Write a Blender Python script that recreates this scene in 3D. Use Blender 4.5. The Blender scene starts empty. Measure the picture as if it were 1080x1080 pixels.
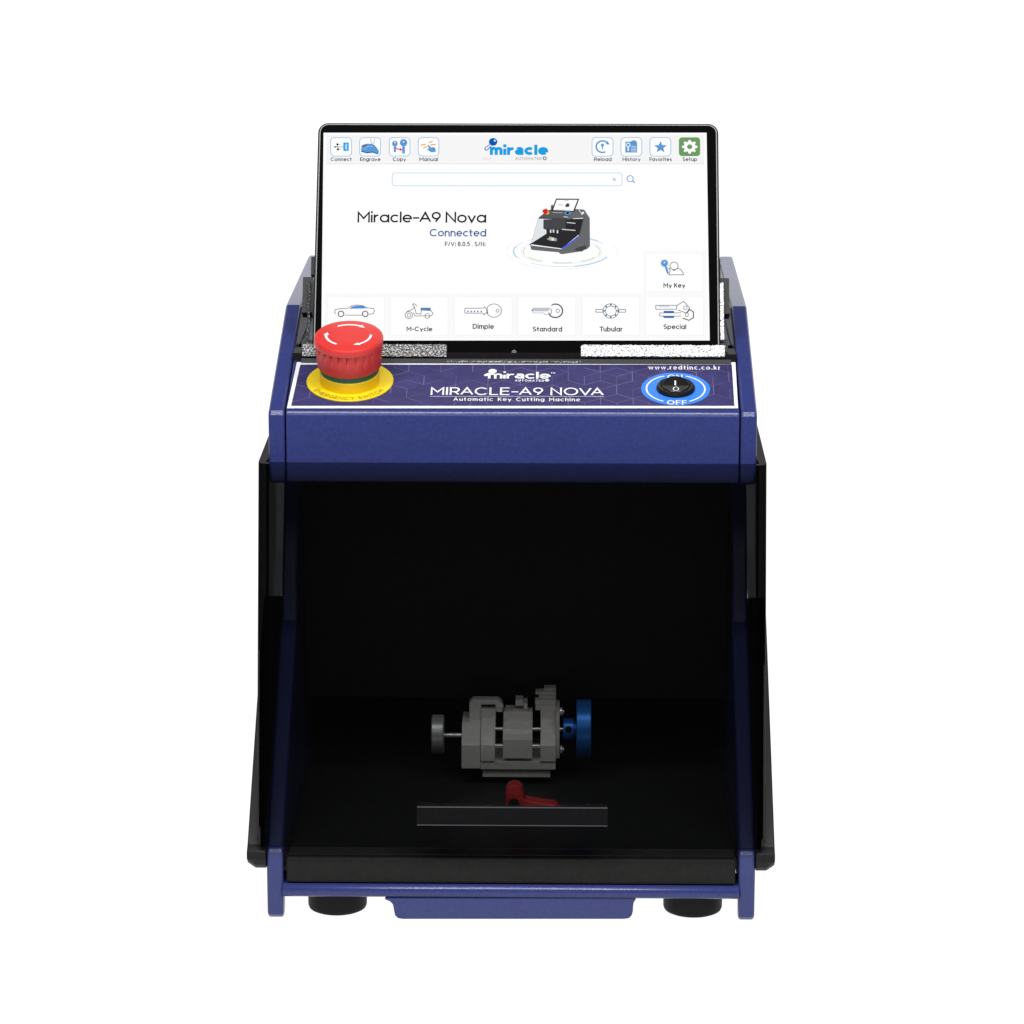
import bpy, bmesh, math, random
from mathutils import Vector, Matrix

random.seed(7)
S = bpy.context.scene
COL = S.collection
MM = 0.001
R = math.radians

# ------------------------------------------------------------------ camera
ELEV, YAW, DIST, FPX = R(13.8), R(0.97), 2050.0, 3546.5     # mm, focal length in px of a 1080 px frame
ZT = 243.0                                                  # height of the aim point above the ground
TGT = Vector((0, 0, ZT))
FWD = Vector((-math.sin(YAW) * math.cos(ELEV), math.cos(YAW) * math.cos(ELEV), -math.sin(ELEV)))
RGT = FWD.cross(Vector((0, 0, 1))).normalized()
UPV = RGT.cross(FWD)
CAM = TGT - FWD * DIST
CE, SE = math.cos(ELEV), math.sin(ELEV)


def yz(py, w):
    """side profile point (y, z) seen at image height py, w mm beyond the aim distance"""
    v = (540 - py) * (DIST + w) / FPX
    return (v * SE + w * CE, v * CE - w * SE + ZT)


class Plane:
    """a real plane in the place, with its own 2D millimetre coordinates"""
    def __init__(self, o, u, v):
        self.o, self.u, self.v = Vector(o), Vector(u).normalized(), Vector(v).normalized()
        self.n = self.u.cross(self.v).normalized()

    def px(self, x, y):
        d = FWD + RGT * ((x - 540) / FPX) + UPV * ((540 - y) / FPX)
        t = (self.o - CAM).dot(self.n) / d.dot(self.n)
        p = CAM + d * t - self.o
        return (p.dot(self.u), p.dot(self.v))

    def at(self, a, b, h=0.0):
        return self.o + self.u * a + self.v * b + self.n * h

    def mat(self, a=0, b=0, h=0):
        m = Matrix((self.u, self.v, self.n)).transposed().to_4x4()
        m.translation = self.at(a, b, h)
        return m


# ------------------------------------------------------------------ materials
def srgb(*c):
    return tuple(((v / 255) / 12.92 if v / 255 <= 0.04045 else ((v / 255 + 0.055) / 1.055) ** 2.4) for v in c) + (1.0,)


def material(name, base, rough=0.5, metal=0.0, bump=0.0, bscale=900.0, mottle=0.0, mscale=60.0, spec=0.5, coat=0.0):
    m = bpy.data.materials.new(name)
    m.use_nodes = True
    nt = m.node_tree
    b = nt.nodes['Principled BSDF']
    b.inputs['Base Color'].default_value = base
    b.inputs['Roughness'].default_value = rough
    b.inputs['Metallic'].default_value = metal
    b.inputs['Specular IOR Level'].default_value = spec
    b.inputs['Coat Weight'].default_value = coat
    tc = nt.nodes.new('ShaderNodeTexCoord')
    if mottle:
        n = nt.nodes.new('ShaderNodeTexNoise')
        n.inputs['Scale'].default_value = mscale
        n.inputs['Detail'].default_value = 6
        n.inputs['Roughness'].default_value = 0.7
        r = nt.nodes.new('ShaderNodeMapRange')
        r.inputs['From Min'].default_value = 0.3
        r.inputs['From Max'].default_value = 0.7
        r.inputs['To Min'].default_value = 1 - mottle
        r.inputs['To Max'].default_value = 1 + mottle
        x = nt.nodes.new('ShaderNodeVectorMath')
        x.operation = 'SCALE'
        x.inputs[0].default_value = base[:3]
        nt.links.new(tc.outputs['Object'], n.inputs['Vector'])
        nt.links.new(n.outputs['Fac'], r.inputs['Value'])
        nt.links.new(r.outputs['Result'], x.inputs['Scale'])
        nt.links.new(x.outputs['Vector'], b.inputs['Base Color'])
    if bump:
        n2 = nt.nodes.new('ShaderNodeTexNoise')
        n2.inputs['Scale'].default_value = bscale
        n2.inputs['Detail'].default_value = 3
        bp = nt.nodes.new('ShaderNodeBump')
        bp.inputs['Strength'].default_value = bump
        bp.inputs['Distance'].default_value = 0.0004
        nt.links.new(tc.outputs['Object'], n2.inputs['Vector'])
        nt.links.new(n2.outputs['Fac'], bp.inputs['Height'])
        nt.links.new(bp.outputs['Normal'], b.inputs['Normal'])
    return m


def emitter(name, col, strength=1.0):
    m = bpy.data.materials.new(name)
    m.use_nodes = True
    nt = m.node_tree
    nt.nodes.clear()
    e = nt.nodes.new('ShaderNodeEmission')
    e.inputs['Color'].default_value = col
    e.inputs['Strength'].default_value = strength
    o = nt.nodes.new('ShaderNodeOutputMaterial')
    nt.links.new(e.outputs[0], o.inputs[0])
    return m


def smoked(name, tint, rough=0.02):
    """smoked acrylic: each face passes a tinted share of the light and mirrors the Fresnel rest"""
    m = bpy.data.materials.new(name)
    m.use_nodes = True
    nt = m.node_tree
    nt.nodes.clear()
    t = nt.nodes.new('ShaderNodeBsdfTransparent')
    geo = nt.nodes.new('ShaderNodeNewGeometry')
    dot = nt.nodes.new('ShaderNodeVectorMath')
    dot.operation = 'DOT_PRODUCT'
    nt.links.new(geo.outputs['Normal'], dot.inputs[0])
    nt.links.new(geo.outputs['Incoming'], dot.inputs[1])
    def mth(op, a, b=None):
        n = nt.nodes.new('ShaderNodeMath')
        n.operation = op
        for k, v in ((0, a), (1, b)):
            if v is None:
                continue
            if isinstance(v, (int, float)):
                n.inputs[k].default_value = v
            else:
                nt.links.new(v, n.inputs[k])
        return n.outputs[0]
    # path through the sheet grows as 1 / cos of the refracted angle
    sin2 = mth('SUBTRACT', 1.0, mth('MULTIPLY', dot.outputs['Value'], dot.outputs['Value']))
    cosr = mth('SQRT', mth('SUBTRACT', 1.0, mth('DIVIDE', sin2, 1.49 ** 2)))
    val = mth('POWER', tint[0], mth('DIVIDE', 1.0, cosr))
    cmb = nt.nodes.new('ShaderNodeCombineColor')
    for k, f_ in (('Red', 0.985), ('Green', 0.995), ('Blue', 1.0)):
        nt.links.new(mth('MULTIPLY', val, f_), cmb.inputs[k])
    nt.links.new(cmb.outputs[0], t.inputs['Color'])
    g = nt.nodes.new('ShaderNodeBsdfGlossy')
    g.inputs['Roughness'].default_value = rough
    sch = mth('ADD', 0.03, mth('MULTIPLY', 0.085, mth('POWER', mth('SUBTRACT', 1.0, mth('ABSOLUTE', dot.outputs['Value'])), 5.0)))
    mx = nt.nodes.new('ShaderNodeMixShader')
    o = nt.nodes.new('ShaderNodeOutputMaterial')
    nt.links.new(sch, mx.inputs[0])
    nt.links.new(t.outputs[0], mx.inputs[1])
    nt.links.new(g.outputs[0], mx.inputs[2])
    nt.links.new(mx.outputs[0], o.inputs[0])
    return m


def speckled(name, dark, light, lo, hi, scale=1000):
    """rough black with specular sparkle painted in as white flecks"""
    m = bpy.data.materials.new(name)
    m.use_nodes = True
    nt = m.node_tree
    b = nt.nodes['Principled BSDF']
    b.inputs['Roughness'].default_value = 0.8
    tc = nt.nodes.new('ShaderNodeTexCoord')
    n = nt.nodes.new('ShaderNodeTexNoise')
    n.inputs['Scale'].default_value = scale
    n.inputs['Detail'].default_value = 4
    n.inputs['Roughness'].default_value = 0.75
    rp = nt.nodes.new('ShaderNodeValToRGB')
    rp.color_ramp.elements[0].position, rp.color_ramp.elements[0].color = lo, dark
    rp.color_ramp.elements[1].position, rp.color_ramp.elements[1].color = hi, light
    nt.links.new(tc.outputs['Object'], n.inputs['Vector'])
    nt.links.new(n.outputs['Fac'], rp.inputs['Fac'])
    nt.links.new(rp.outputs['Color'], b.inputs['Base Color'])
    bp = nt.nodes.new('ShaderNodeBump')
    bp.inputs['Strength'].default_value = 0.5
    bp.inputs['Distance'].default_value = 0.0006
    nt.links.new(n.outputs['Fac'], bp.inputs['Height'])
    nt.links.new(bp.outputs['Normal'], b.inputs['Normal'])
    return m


BLUE = (0.026, 0.035, 0.142, 1)
M = dict(
    blue=material('navy_powder_coat', BLUE, 0.26, bump=0.2, bscale=1100, mottle=0.16, mscale=420, spec=0.4),
    black=material('black_powder_coat', (0.006, 0.006, 0.006, 1), 0.5, bump=0.5, bscale=700, mottle=0.2, mscale=300, spec=0.25),
    tray=material('black_textured_tray', (0.008, 0.008, 0.0075, 1), 0.6, bump=0.7, bscale=420, mottle=0.3, mscale=260, spec=0.2),
    inside=material('black_inside', (0.005, 0.005, 0.005, 1), 0.7, spec=0.15),
    plastic=material('black_plastic', (0.007, 0.007, 0.007, 1), 0.35, spec=0.3),
    rubber=material('black_rubber', (0.006, 0.006, 0.006, 1), 0.6, bump=0.2, spec=0.2),
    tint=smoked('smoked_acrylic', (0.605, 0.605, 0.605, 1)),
    dark_sheet=material('added_satin_black_sheet', (0.012, 0.012, 0.013, 1), 0.3, spec=0.3),
    mat=material('added_paler_tray_floor', (0.019, 0.0195, 0.0195, 1), 0.55, bump=0.6, bscale=500, mottle=0.35, mscale=350, spec=0.3),  # for the added floor sheet, paler to brighten the dim tray
    housing=material('black_housing_paint', (0.009, 0.009, 0.009, 1), 0.5, bump=0.4, bscale=600, mottle=0.3, mscale=300, spec=0.3),
    tint_side=smoked('smoked_acrylic_side', (0.10, 0.10, 0.10, 1)),  # same sheet, tinted darker to mute the white behind it
    handle=material('dark_acrylic_bar', (0.003, 0.0026, 0.0034, 1), 0.5, bump=0.3, bscale=500, mottle=0.3, mscale=500, spec=0.1),
    edge=material('grey_acrylic_edge', (0.045, 0.045, 0.045, 1), 0.5),
    red=material('red_plastic', (0.55, 0.028, 0.024, 1), 0.42, bump=0.15, bscale=900, mottle=0.06, mscale=300),
    lever=material('red_lever_coat', (0.66, 0.030, 0.032, 1), 0.4),
    yellow=material('yellow_plastic', (0.78, 0.50, 0.004, 1), 0.45),
    yellow_disc=material('yellow_disc', (0.70, 0.52, 0.002, 1), 0.5),
    green=material('green_ring', (0.010, 0.12, 0.06, 1), 0.5),
    steel=material('machined_steel', (0.80, 0.77, 0.72, 1), 0.42, metal=0.15, bump=0.15, bscale=300, mottle=0.1, mscale=200),
    knob=material('turned_steel', (0.55, 0.54, 0.53, 1), 0.35, metal=0.5),
    brass=material('nickel_screw', (0.85, 0.84, 0.78, 1), 0.3, metal=0.6),
    bluealu=material('blue_anodised', (0.03, 0.22, 0.75, 1), 0.35, metal=0.45),
    white=material('white_print', (0.68, 0.68, 0.69, 1), 0.55),
    grey_ink=material('dark_olive_ink', (0.16, 0.13, 0.02, 1), 0.6),
    label=material('purple_print', (0.030, 0.026, 0.104, 1), 0.55, spec=0.25, mottle=0.25, mscale=70),
    lineA=material('lilac_print', (0.115, 0.095, 0.225, 1), 0.55),
    lineB=material('faint_lilac_print', (0.06, 0.052, 0.15, 1), 0.55),
    ringblue=material('bright_blue_print', (0.026, 0.175, 0.66, 1), 0.5),
    alu=material('brushed_rim', (0.16, 0.17, 0.17, 1), 0.45, metal=0.0),
    glass=material('black_glass', (0.003, 0.003, 0.003, 1), 0.4, spec=0.0),
    body=material('graphite_case', (0.010, 0.012, 0.012, 1), 0.5, spec=0.1),
    sparkle=speckled('painted_sparkle', (0.01, 0.01, 0.01, 1), (0.62, 0.62, 0.62, 1), 0.47, 0.61),  # burnt-out reflections put into the colour
    white_sparkle=speckled('painted_white_sparkle', (0.02, 0.02, 0.02, 1), (0.78, 0.78, 0.78, 1), 0.40, 0.49),
    faint_sparkle=speckled('painted_faint_sparkle', (0.008, 0.008, 0.008, 1), (0.5, 0.5, 0.5, 1), 0.56, 0.64),
)


# ------------------------------------------------------------------ mesh helpers
WORLD = {}


def link(name, bm, mats, parent=None, smooth=13, mw=None, label=None):
    me = bpy.data.meshes.new(name)
    bmesh.ops.scale(bm, vec=(MM, MM, MM), verts=bm.verts)
    bm.to_mesh(me)
    bm.free()
    for m in (mats if isinstance(mats, (list, tuple)) else [mats]):
        me.materials.append(m)
    if smooth:
        for p in me.polygons:
            p.use_smooth = True
        try:
            me.set_sharp_from_angle(angle=R(smooth))
        except Exception:
            pass
    o = bpy.data.objects.new(name, me)
    COL.objects.link(o)
    w = Matrix.Identity(4)
    if mw is not None:
        w = mw.copy()
        w.translation = w.translation * MM
    o.matrix_basis = w
    WORLD[o.name] = w
    if parent is not None:
        o.parent = parent
        o.matrix_parent_inverse = WORLD[parent.name].inverted()
    if label:
        o['label'] = label
    return o


def bevel(bm, w, seg=2, faces=None, ang=25):
    ed = [e for e in bm.edges if len(e.link_faces) == 2 and e.calc_face_angle(0) > R(ang)]
    if ed:
        bmesh.ops.bevel(bm, geom=ed, offset=w, offset_type='OFFSET', segments=seg, profile=0.5, affect='EDGES', clamp_overlap=True)
    bmesh.ops.recalc_face_normals(bm, faces=bm.faces)
    return bm


def add_box(bm, x0, x1, y0, y1, z0, z1):
    vs = [bm.verts.new(p) for p in ((x0, y0, z0), (x1, y0, z0), (x1, y1, z0), (x0, y1, z0), (x0, y0, z1), (x1, y0, z1), (x1, y1, z1), (x0, y1, z1))]
    for f in ((0, 3, 2, 1), (4, 5, 6, 7), (0, 1, 5, 4), (1, 2, 6, 5), (2, 3, 7, 6), (3, 0, 4, 7)):
        bm.faces.new([vs[i] for i in f])


def box(x0, x1, y0, y1, z0, z1, bv=0, seg=2):
    bm = bmesh.new()
    add_box(bm, x0, x1, y0, y1, z0, z1)
    if bv:
        bevel(bm, bv, seg)
    return bm


def add_prism(bm, pts, a0, a1, axis='x'):
    """extrude a 2D outline: axis x -> pts are (y, z); y -> (x, z); z -> (x, y)"""
    def P(p, a):
        return {'x': (a, p[0], p[1]), 'y': (p[0], a, p[1]), 'z': (p[0], p[1], a)}[axis]
    A = [bm.verts.new(P(p, a0)) for p in pts]
    B = [bm.verts.new(P(p, a1)) for p in pts]
    n = len(pts)
    fs = [bm.faces.new(A), bm.faces.new(B[::-1])]
    for i in range(n):
        fs.append(bm.faces.new((A[i], A[(i + 1) % n], B[(i + 1) % n], B[i])))
    bmesh.ops.recalc_face_normals(bm, faces=fs)


def prism(pts, a0, a1, axis='x', bv=0, seg=2):
    bm = bmesh.new()
    add_prism(bm, pts, a0, a1, axis)
    if bv:
        bevel(bm, bv, seg)
    return bm


def add_lathe(bm, prof, n=64, axis='z', c=(0, 0, 0)):
    """prof: (radius, height) from bottom to top, closed with caps"""
    def P(r, h, a):
        x, y = r * math.cos(a), r * math.sin(a)
        q = {'z': (x, y, h), 'x': (h, x, y), 'y': (x, h, y)}[axis]
        return (q[0] + c[0], q[1] + c[1], q[2] + c[2])
    rings = []
    for r, h in prof:
        rings.append([bm.verts.new(P(max(r, 1e-4), h, 2 * math.pi * i / n)) for i in range(n)])
    fs = []
    for a, b in zip(rings, rings[1:]):
        for i in range(n):
            fs.append(bm.faces.new((a[i], a[(i + 1) % n], b[(i + 1) % n], b[i])))
    fs.append(bm.faces.new(rings[0][::-1]))
    fs.append(bm.faces.new(rings[-1]))
    bmesh.ops.recalc_face_normals(bm, faces=fs)


def lathe(prof, n=64, axis='z', c=(0, 0, 0)):
    bm = bmesh.new()
    add_lathe(bm, prof, n, axis, c)
    return bm


def rrect(x0, y0, x1, y1, r, n=6):
    pts = []
    for cx, cy, a in ((x1 - r, y1 - r, 0), (x0 + r, y1 - r, 90), (x0 + r, y0 + r, 180), (x1 - r, y0 + r, 270)):
        for i in range(n + 1):
            t = R(a + 90 * i / n)
            pts.append((cx + r * math.cos(t), cy + r * math.sin(t)))
    return pts


# ------------------------------------------------------------------ a stroked geometric alphabet
def arc(cx, cy, rx, ry, a0, a1, n=None):
    n = n or max(4, int(abs(a1 - a0) / 14))
    return [(cx + rx * math.cos(R(a0 + (a1 - a0) * i / n)), cy + ry * math.sin(R(a0 + (a1 - a0) * i / n))) for i in range(n + 1)]


X = 0.70


def glyphs():
    G = {}
    def g(ch, w, *st):
        G[ch] = (w, st)
    o = lambda cx, cy, rx, ry: ('o', arc(cx, cy, rx, ry, 0, 360, 26)[:-1])
    g('A', .92, [(0, 0), (.46, 1), (.92, 0)], [(.17, .34), (.75, .34)])
    g('C', .90, arc(.5, .5, .5, .5, 42, 318))
    g('D', .82, ('o', [(0, 0), (0, 1)] + arc(.34, .5, .48, .5, 90, -90)))
    g('E', .62, [(.62, 1), (0, 1), (0, 0), (.62, 0)], [(0, .51), (.56, .51)])
    g('F', .58, [(.58, 1), (0, 1), (0, 0)], [(0, .49), (.53, .49)])
    g('G', .96, arc(.5, .5, .5, .5, 45, 350) , [(.985, .47), (.56, .47)])
    g('H', .76, [(0, 0), (0, 1)], [(.76, 0), (.76, 1)], [(0, .5), (.76, .5)])
    g('I', .0, [(0, 0), (0, 1)])
    g('K', .68, [(0, 0), (0, 1)], [(.66, 1), (0, .38)], [(.22, .58), (.68, 0)])
    g('L', .56, [(0, 1), (0, 0), (.56, 0)])
    g('M', .94, [(0, 0), (0, 1), (.47, .36), (.94, 1), (.94, 0)])
    g('N', .78, [(0, 0), (0, 1), (.78, 0), (.78, 1)])
    g('O', 1.02, o(.51, .5, .51, .5))
    g('P', .66, [(0, 0), (0, 1)] + arc(.38, .72, .28, .28, 90, -90) + [(0, .44)])
    g('R', .66, [(0, 0), (0, 1)] + arc(.37, .70, .29, .30, 90, -90) + [(0, .40)], [(.34, .40), (.66, 0)])
    g('S', .64, arc(.32, .745, .30, .255, 35, 270) + arc(.32, .245, .32, .245, 90, -148))
    g('T', .74, [(0, 1), (.74, 1)], [(.37, 1), (.37, 0)])
    g('U', .74, [(0, 1), (0, .37)] + arc(.37, .37, .37, .37, 180, 360) + [(.74, 1)])
    g('V', .90, [(0, 1), (.45, 0), (.90, 1)])
    g('W', 1.22, [(0, 1), (.31, 0), (.61, .92), (.91, 0), (1.22, 1)])
    g('Y', .80, [(0, 1), (.40, .46), (.80, 1)], [(.40, .46), (.40, 0)])
    g('0', .62, o(.31, .5, .31, .5))
    g('1', .22, [(0, .82), (.22, 1), (.22, 0)])
    g('5', .58, [(.52, 1), (.1, 1), (.05, .56)] + arc(.27, .32, .31, .32, 125, -145))
    g('6', .62, o(.31, .31, .31, .31), [(.02, .40), (.36, 1)])
    g('8', .58, o(.29, .76, .24, .24), o(.29, .27, .29, .27))
    g('9', .66, o(.33, .67, .33, .33), [(.63, .55), (.28, 0)])
    g('.', .0, [(0, -.02), (0, .06)])
    g(',', .04, [(.04, .06), (0, -.14)])
    g(':', .0, [(0, .0), (0, .08)], [(0, .52), (0, .60)])
    g('/', .40, [(0, -.08), (.40, 1.04)])
    g('-', .40, [(0, .42), (.40, .42)])
    r = X / 2
    q = .345
    g('a', .69, o(q, r, q, r), [(.69, 0), (.69, X)])
    g('b', .69, o(q, r, q, r), [(0, 0), (0, 1.02)])
    g('c', .60, arc(q, r, q, r, 45, 315))
    g('d', .69, o(q, r, q, r), [(.69, 0), (.69, 1.02)])
    g('e', .68, [(.02, r), (.68, r)] + arc(.34, r, .34, r, 8, 318))
    g('f', .38, arc(.36, .80, .20, .22, 85, 180) + [(.16, 0)], [(0, .64), (.36, .64)])
    g('g', .69, o(q, r, q, r), [(.69, X), (.69, .02)] + arc(q, .02, q, .30, 0, -145))
    g('h', .56, [(0, 0), (0, 1.02)], arc(.28, .40, .28, .30, 165, 0) + [(.56, 0)])
    g('i', .0, [(0, 0), (0, X - .03)], [(0, 1.0), (0, 1.05)])
    g('!', .0, [(0, 0), (0, .46)], [(0, 1.05), (0, 1.07)])
    g('k', .54, [(0, 0), (0, 1.02)], [(.50, X), (.02, .28)], [(.18, .42), (.54, 0)])
    g('l', .0, [(0, 0), (0, 1.02)])
    g('m', .94, [(0, 0), (0, X)], arc(.235, .45, .235, .25, 165, 0) + [(.47, 0)], arc(.705, .45, .235, .25, 165, 0) + [(.94, 0)])
    g('n', .56, [(0, 0), (0, X)], arc(.28, .40, .28, .30, 165, 0) + [(.56, 0)])
    g('o', .70, o(.35, r, .35, r))
    g('p', .69, o(q, r, q, r), [(0, -.30), (0, X)])
    g('r', .30, [(0, 0), (0, X)], arc(.30, .36, .30, .33, 170, 82))
    g('s', .46, arc(.23, .53, .21, .17, 35, 262) + arc(.23, .185, .23, .185, 84, -150))
    g('t', .36, [(.14, .94), (.14, .18)] + arc(.32, .18, .18, .18, 180, 280), [(0, .64), (.36, .64)])
    g('u', .56, [(0, X), (0, .28)] + arc(.28, .28, .28, .28, 180, 360), [(.56, X), (.56, 0)])
    g('v', .62, [(0, X), (.31, 0), (.62, X)])
    g('w', .96, [(0, X), (.24, 0), (.48, X), (.72, 0), (.96, X)])
    g('y', .62, [(0, X), (.33, .02)], [(.62, X), (.22, -.30)])
    g('&', .40, [(0, 0), (0, X - .04)], arc(.38, .30, .36, .36, 160, 72))
    # heavy two-storey a of the logo
    g('@', .56, arc(.29, .50, .25, .20, 150, 0) + [(.54, 0)], ('o', arc(.26, .20, .26, .20, 0, 360, 20)[:-1]))
    return G


GLY = glyphs()
KERN = {'VA': -.24, 'OV': -.10, '-A': -.10, 'A9': -.06, 'AC': -.06, 'RA': -.10, 'ov': -.04, 'va': -.04, 'Tu': -.12, 'Fa': -.08, 'Ke': -.04, 'ev': -.03, 'av': -.03, 'r.': -.1}


def ribbon(pts, w, closed=False):
    """mitred strip of width w along pts, as quads"""
    P = [Vector((p[0], p[1])) for p in pts]
    n = len(P)
    L = []
    for i in range(n):
        a = P[(i - 1) % n] if (closed or i > 0) else None
        b = P[(i + 1) % n] if (closed or i < n - 1) else None
        d1 = (P[i] - a).normalized() if a is not None and (P[i] - a).length > 1e-9 else None
        d2 = (b - P[i]).normalized() if b is not None and (b - P[i]).length > 1e-9 else None
        d1 = d1 or d2
        d2 = d2 or d1
        if d1 is None:
            d1 = d2 = Vector((1, 0))
        n1, n2 = Vector((-d1.y, d1.x)), Vector((-d2.y, d2.x))
        m = n1 + n2
        if m.length < 1e-6:
            m = n1.copy()
        m.normalize()
        k = 1 / max(0.42, m.dot(n1))
        L.append((P[i] + m * (w / 2 * k), P[i] - m * (w / 2 * k)))
    q = []
    for i in range(n if closed else n - 1):
        j = (i + 1) % n
        q.append([L[i][0], L[i][1], L[j][1], L[j][0]])
    return q


class Ink:
    """printed or displayed figures on a plane: every figure lies in a layer a few hundredths of a mm up"""
    def __init__(self, plane, mats):
        self.pl, self.names, self.mats = plane, list(mats), [mats[k] for k in mats]
        self.bm = bmesh.new()
        self.step = 0.0
        self.s = 1.0                       # mm per px
        self.h0 = 0.0

    def face(self, uv, mat, h):
        vs = [self.bm.verts.new(self.pl.at(p[0], p[1], h)) for p in uv]
        try:
            f = self.bm.faces.new(vs)
        except ValueError:
            return
        f.normal_update()
        if f.normal.dot(self.pl.n) < 0:
            f.normal_flip()
        f.material_index = self.names.index(mat)

    def h(self, layer):
        self.step = (self.step + 1) % 12
        return self.h0 + layer * 0.07 + self.step * 0.0055

    def c(self, pts):
        return [self.pl.px(*p) for p in pts]

    def poly(self, pts, mat, layer=2):
        self.face(self.c(pts), mat, self.h(layer))

    def line(self, pts, w, mat, layer=3, closed=False):
        h = self.h(layer)
        if mat == 'ln':
            w *= 1.3
        for q in ribbon(self.c(pts), w * self.s, closed):
            self.face(q, mat, h)

    def rect(self, x0, y0, x1, y1, mat, layer=2, r=0):
        self.poly(rrect(x0, y0, x1, y1, r) if r else [(x0, y0), (x1, y0), (x1, y1), (x0, y1)], mat, layer)

    def frame(self, x0, y0, x1, y1, w, mat, layer=3, r=1.0):
        self.line(rrect(x0, y0, x1, y1, r), w, mat, layer, True)

    def disc(self, cx, cy, rx, mat, layer=3, ry=None):
        self.poly(arc(cx, cy, rx, ry or rx, 0, 360, 28)[:-1], mat, layer)

    def ring(self, cx, cy, rx, w, mat, layer=3, ry=None, a0=0, a1=360):
        if a1 - a0 >= 360:
            self.line(arc(cx, cy, rx, ry or rx, 0, 360, 36)[:-1], w, mat, layer, True)
        else:
            self.line(arc(cx, cy, rx, ry or rx, a0, a1, max(4, int((a1 - a0) / 8))), w, mat, layer)

    def text(self, s, x0, x1, base, top, mat, wt=0.12, gap=0.17, space=0.42, layer=4, warp=None):
        """s between image columns x0..x1, baseline row base, capital tops at row top"""
        (u0, v0), (u1, _), (_, v1) = self.pl.px(x0, base), self.pl.px(x1, base), self.pl.px(x0, top)
        self.text_uv(s, u0, u1, v0, v1 - v0, mat, wt, gap, space, layer, warp)

    def text_uv(self, s, u0, u1, v0, H, mat, wt=0.12, gap=0.17, space=0.42, layer=4, warp=None):
        w = wt * H
        nat = sum(GLY[c][0] for c in s if c != ' ') + sum(KERN.get(s[i:i + 2], 0) for i in range(len(s)))
        fix = sum((w + gap * H) if c != ' ' else space * H for c in s) - gap * H
        xs = max(0.05, (u1 - u0 - fix) / max(nat * H, 1e-6)) if nat else 1
        u = u0
        for ci, ch in enumerate(s):
            if ch == ' ':
                u += space * H
                continue
            W, strokes = GLY[ch]
            for st in strokes:
                closed = isinstance(st, tuple)
                pts = st[1] if closed else st
                P = [(u + w / 2 + p[0] * H * xs, v0 + w / 2 + p[1] * (H - w)) for p in pts]
                if not closed and len(P) == 2 and ch not in 'iI.:,-ltTHEFAYKNMhbdpnmrRPD':
                    pass
                # extend open ends so that the strokes end flush with the line
                if not closed:
                    for e, f in ((0, 1), (-1, -2)):
                        d = Vector(P[e]) - Vector(P[f])
                        if abs(d.x) < 1e-6 or abs(d.y) < 1e-6:
                            d.normalize()
                            P[e] = (P[e][0] + d.x * w / 2, P[e][1] + d.y * w / 2)
                h = self.h(layer)
                for q in ribbon(P, w, closed):
                    if warp:
                        q = [warp(p) for p in q]
                    self.face(q, mat, h)
            u += (W + KERN.get(s[ci:ci + 2], 0)) * H * xs + w + gap * H

    def build(self, name, parent):
        return link(name, self.bm, self.mats, parent, smooth=0)


def empty(name, loc, label, cat):
    o = bpy.data.objects.new(name, None)
    o.empty_display_size = 0.05
    COL.objects.link(o)
    o.location = Vector(loc) * MM
    WORLD[o.name] = Matrix.Translation(Vector(loc) * MM)
    o['label'] = label
    o['category'] = cat
    return o


# ------------------------------------------------------------------ setting: white ground and rising sweep, made to glow so no shadows show
GZ = -4.0
bm = bmesh.new()
prof = [(-900, GZ), (760, GZ)] + [(760 + 240 * math.sin(R(a)), GZ + 240 - 240 * math.cos(R(a))) for a in range(10, 91, 10)] + [(1000, 900)]
A = [bm.verts.new((-1500, p[0], p[1])) for p in prof]
B = [bm.verts.new((1500, p[0], p[1])) for p in prof]
for i in range(len(prof) - 1):
    bm.faces.new((A[i], B[i], B[i + 1], A[i + 1]))
lum = material('glowing_white_ground', (0.10, 0.10, 0.10, 1), 0.9, spec=0.0)  # added glow, also lights the machine from below and behind
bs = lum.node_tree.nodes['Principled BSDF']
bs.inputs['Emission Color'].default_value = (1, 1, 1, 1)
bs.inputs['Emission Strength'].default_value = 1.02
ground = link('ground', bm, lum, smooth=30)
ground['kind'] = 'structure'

# ------------------------------------------------------------------ the machine
mach = empty('key_cutting_machine', (0, 150, GZ),
             'navy blue desktop key cutting machine with smoked front cover and red emergency button', 'key machine')

# side panels
arm0, arm1 = (-45, 43.5), (80.5, 151.4)
side = [(-49.5, 4), (-48.8, 0), (-46, -2.4), (-41, -2.6), (-37.5, 0), (-33, 12), (-30, 15), (372, 15), (386, 20), (392, 34), (392, 300),
        (386, 328), (372, 338), (348, 342.9), (153.3, 342.9), (20, 303.6), (16.6, 302.2), (14.6, 299.8), (14.2, 297), (14.2, 280),
        (13.7, 274), (13.2, 270), (13.2, 262), (13.8, 258), (18, 256.4), (124, 256.4), (118.7, 231.5), arm1, arm0, (-48, 42.4), (-49.5, 40.6)]
for sx in (-1, 1):
    bm = prism(side, sx * 139.2, sx * 149.2, 'x')
    sharp = [e for e in bm.edges if len(e.link_faces) == 2 and e.calc_face_angle(0) > R(60)]
    bmesh.ops.bevel(bm, geom=sharp, offset=1.8, offset_type='OFFSET', segments=3, profile=0.5, affect='EDGES', clamp_overlap=True)
    link('side_panel', bm, M['blue'], mach, smooth=14)
    link('added_dark_inner_sheet', prism([(84, 322.6), (153, 341.9), (330, 341.9), (330, 322)], sx * 138.4, sx * 139.15, 'x'), M['dark_sheet'], mach)  # added dark sheet, darkens the panel's bright inner face

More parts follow.
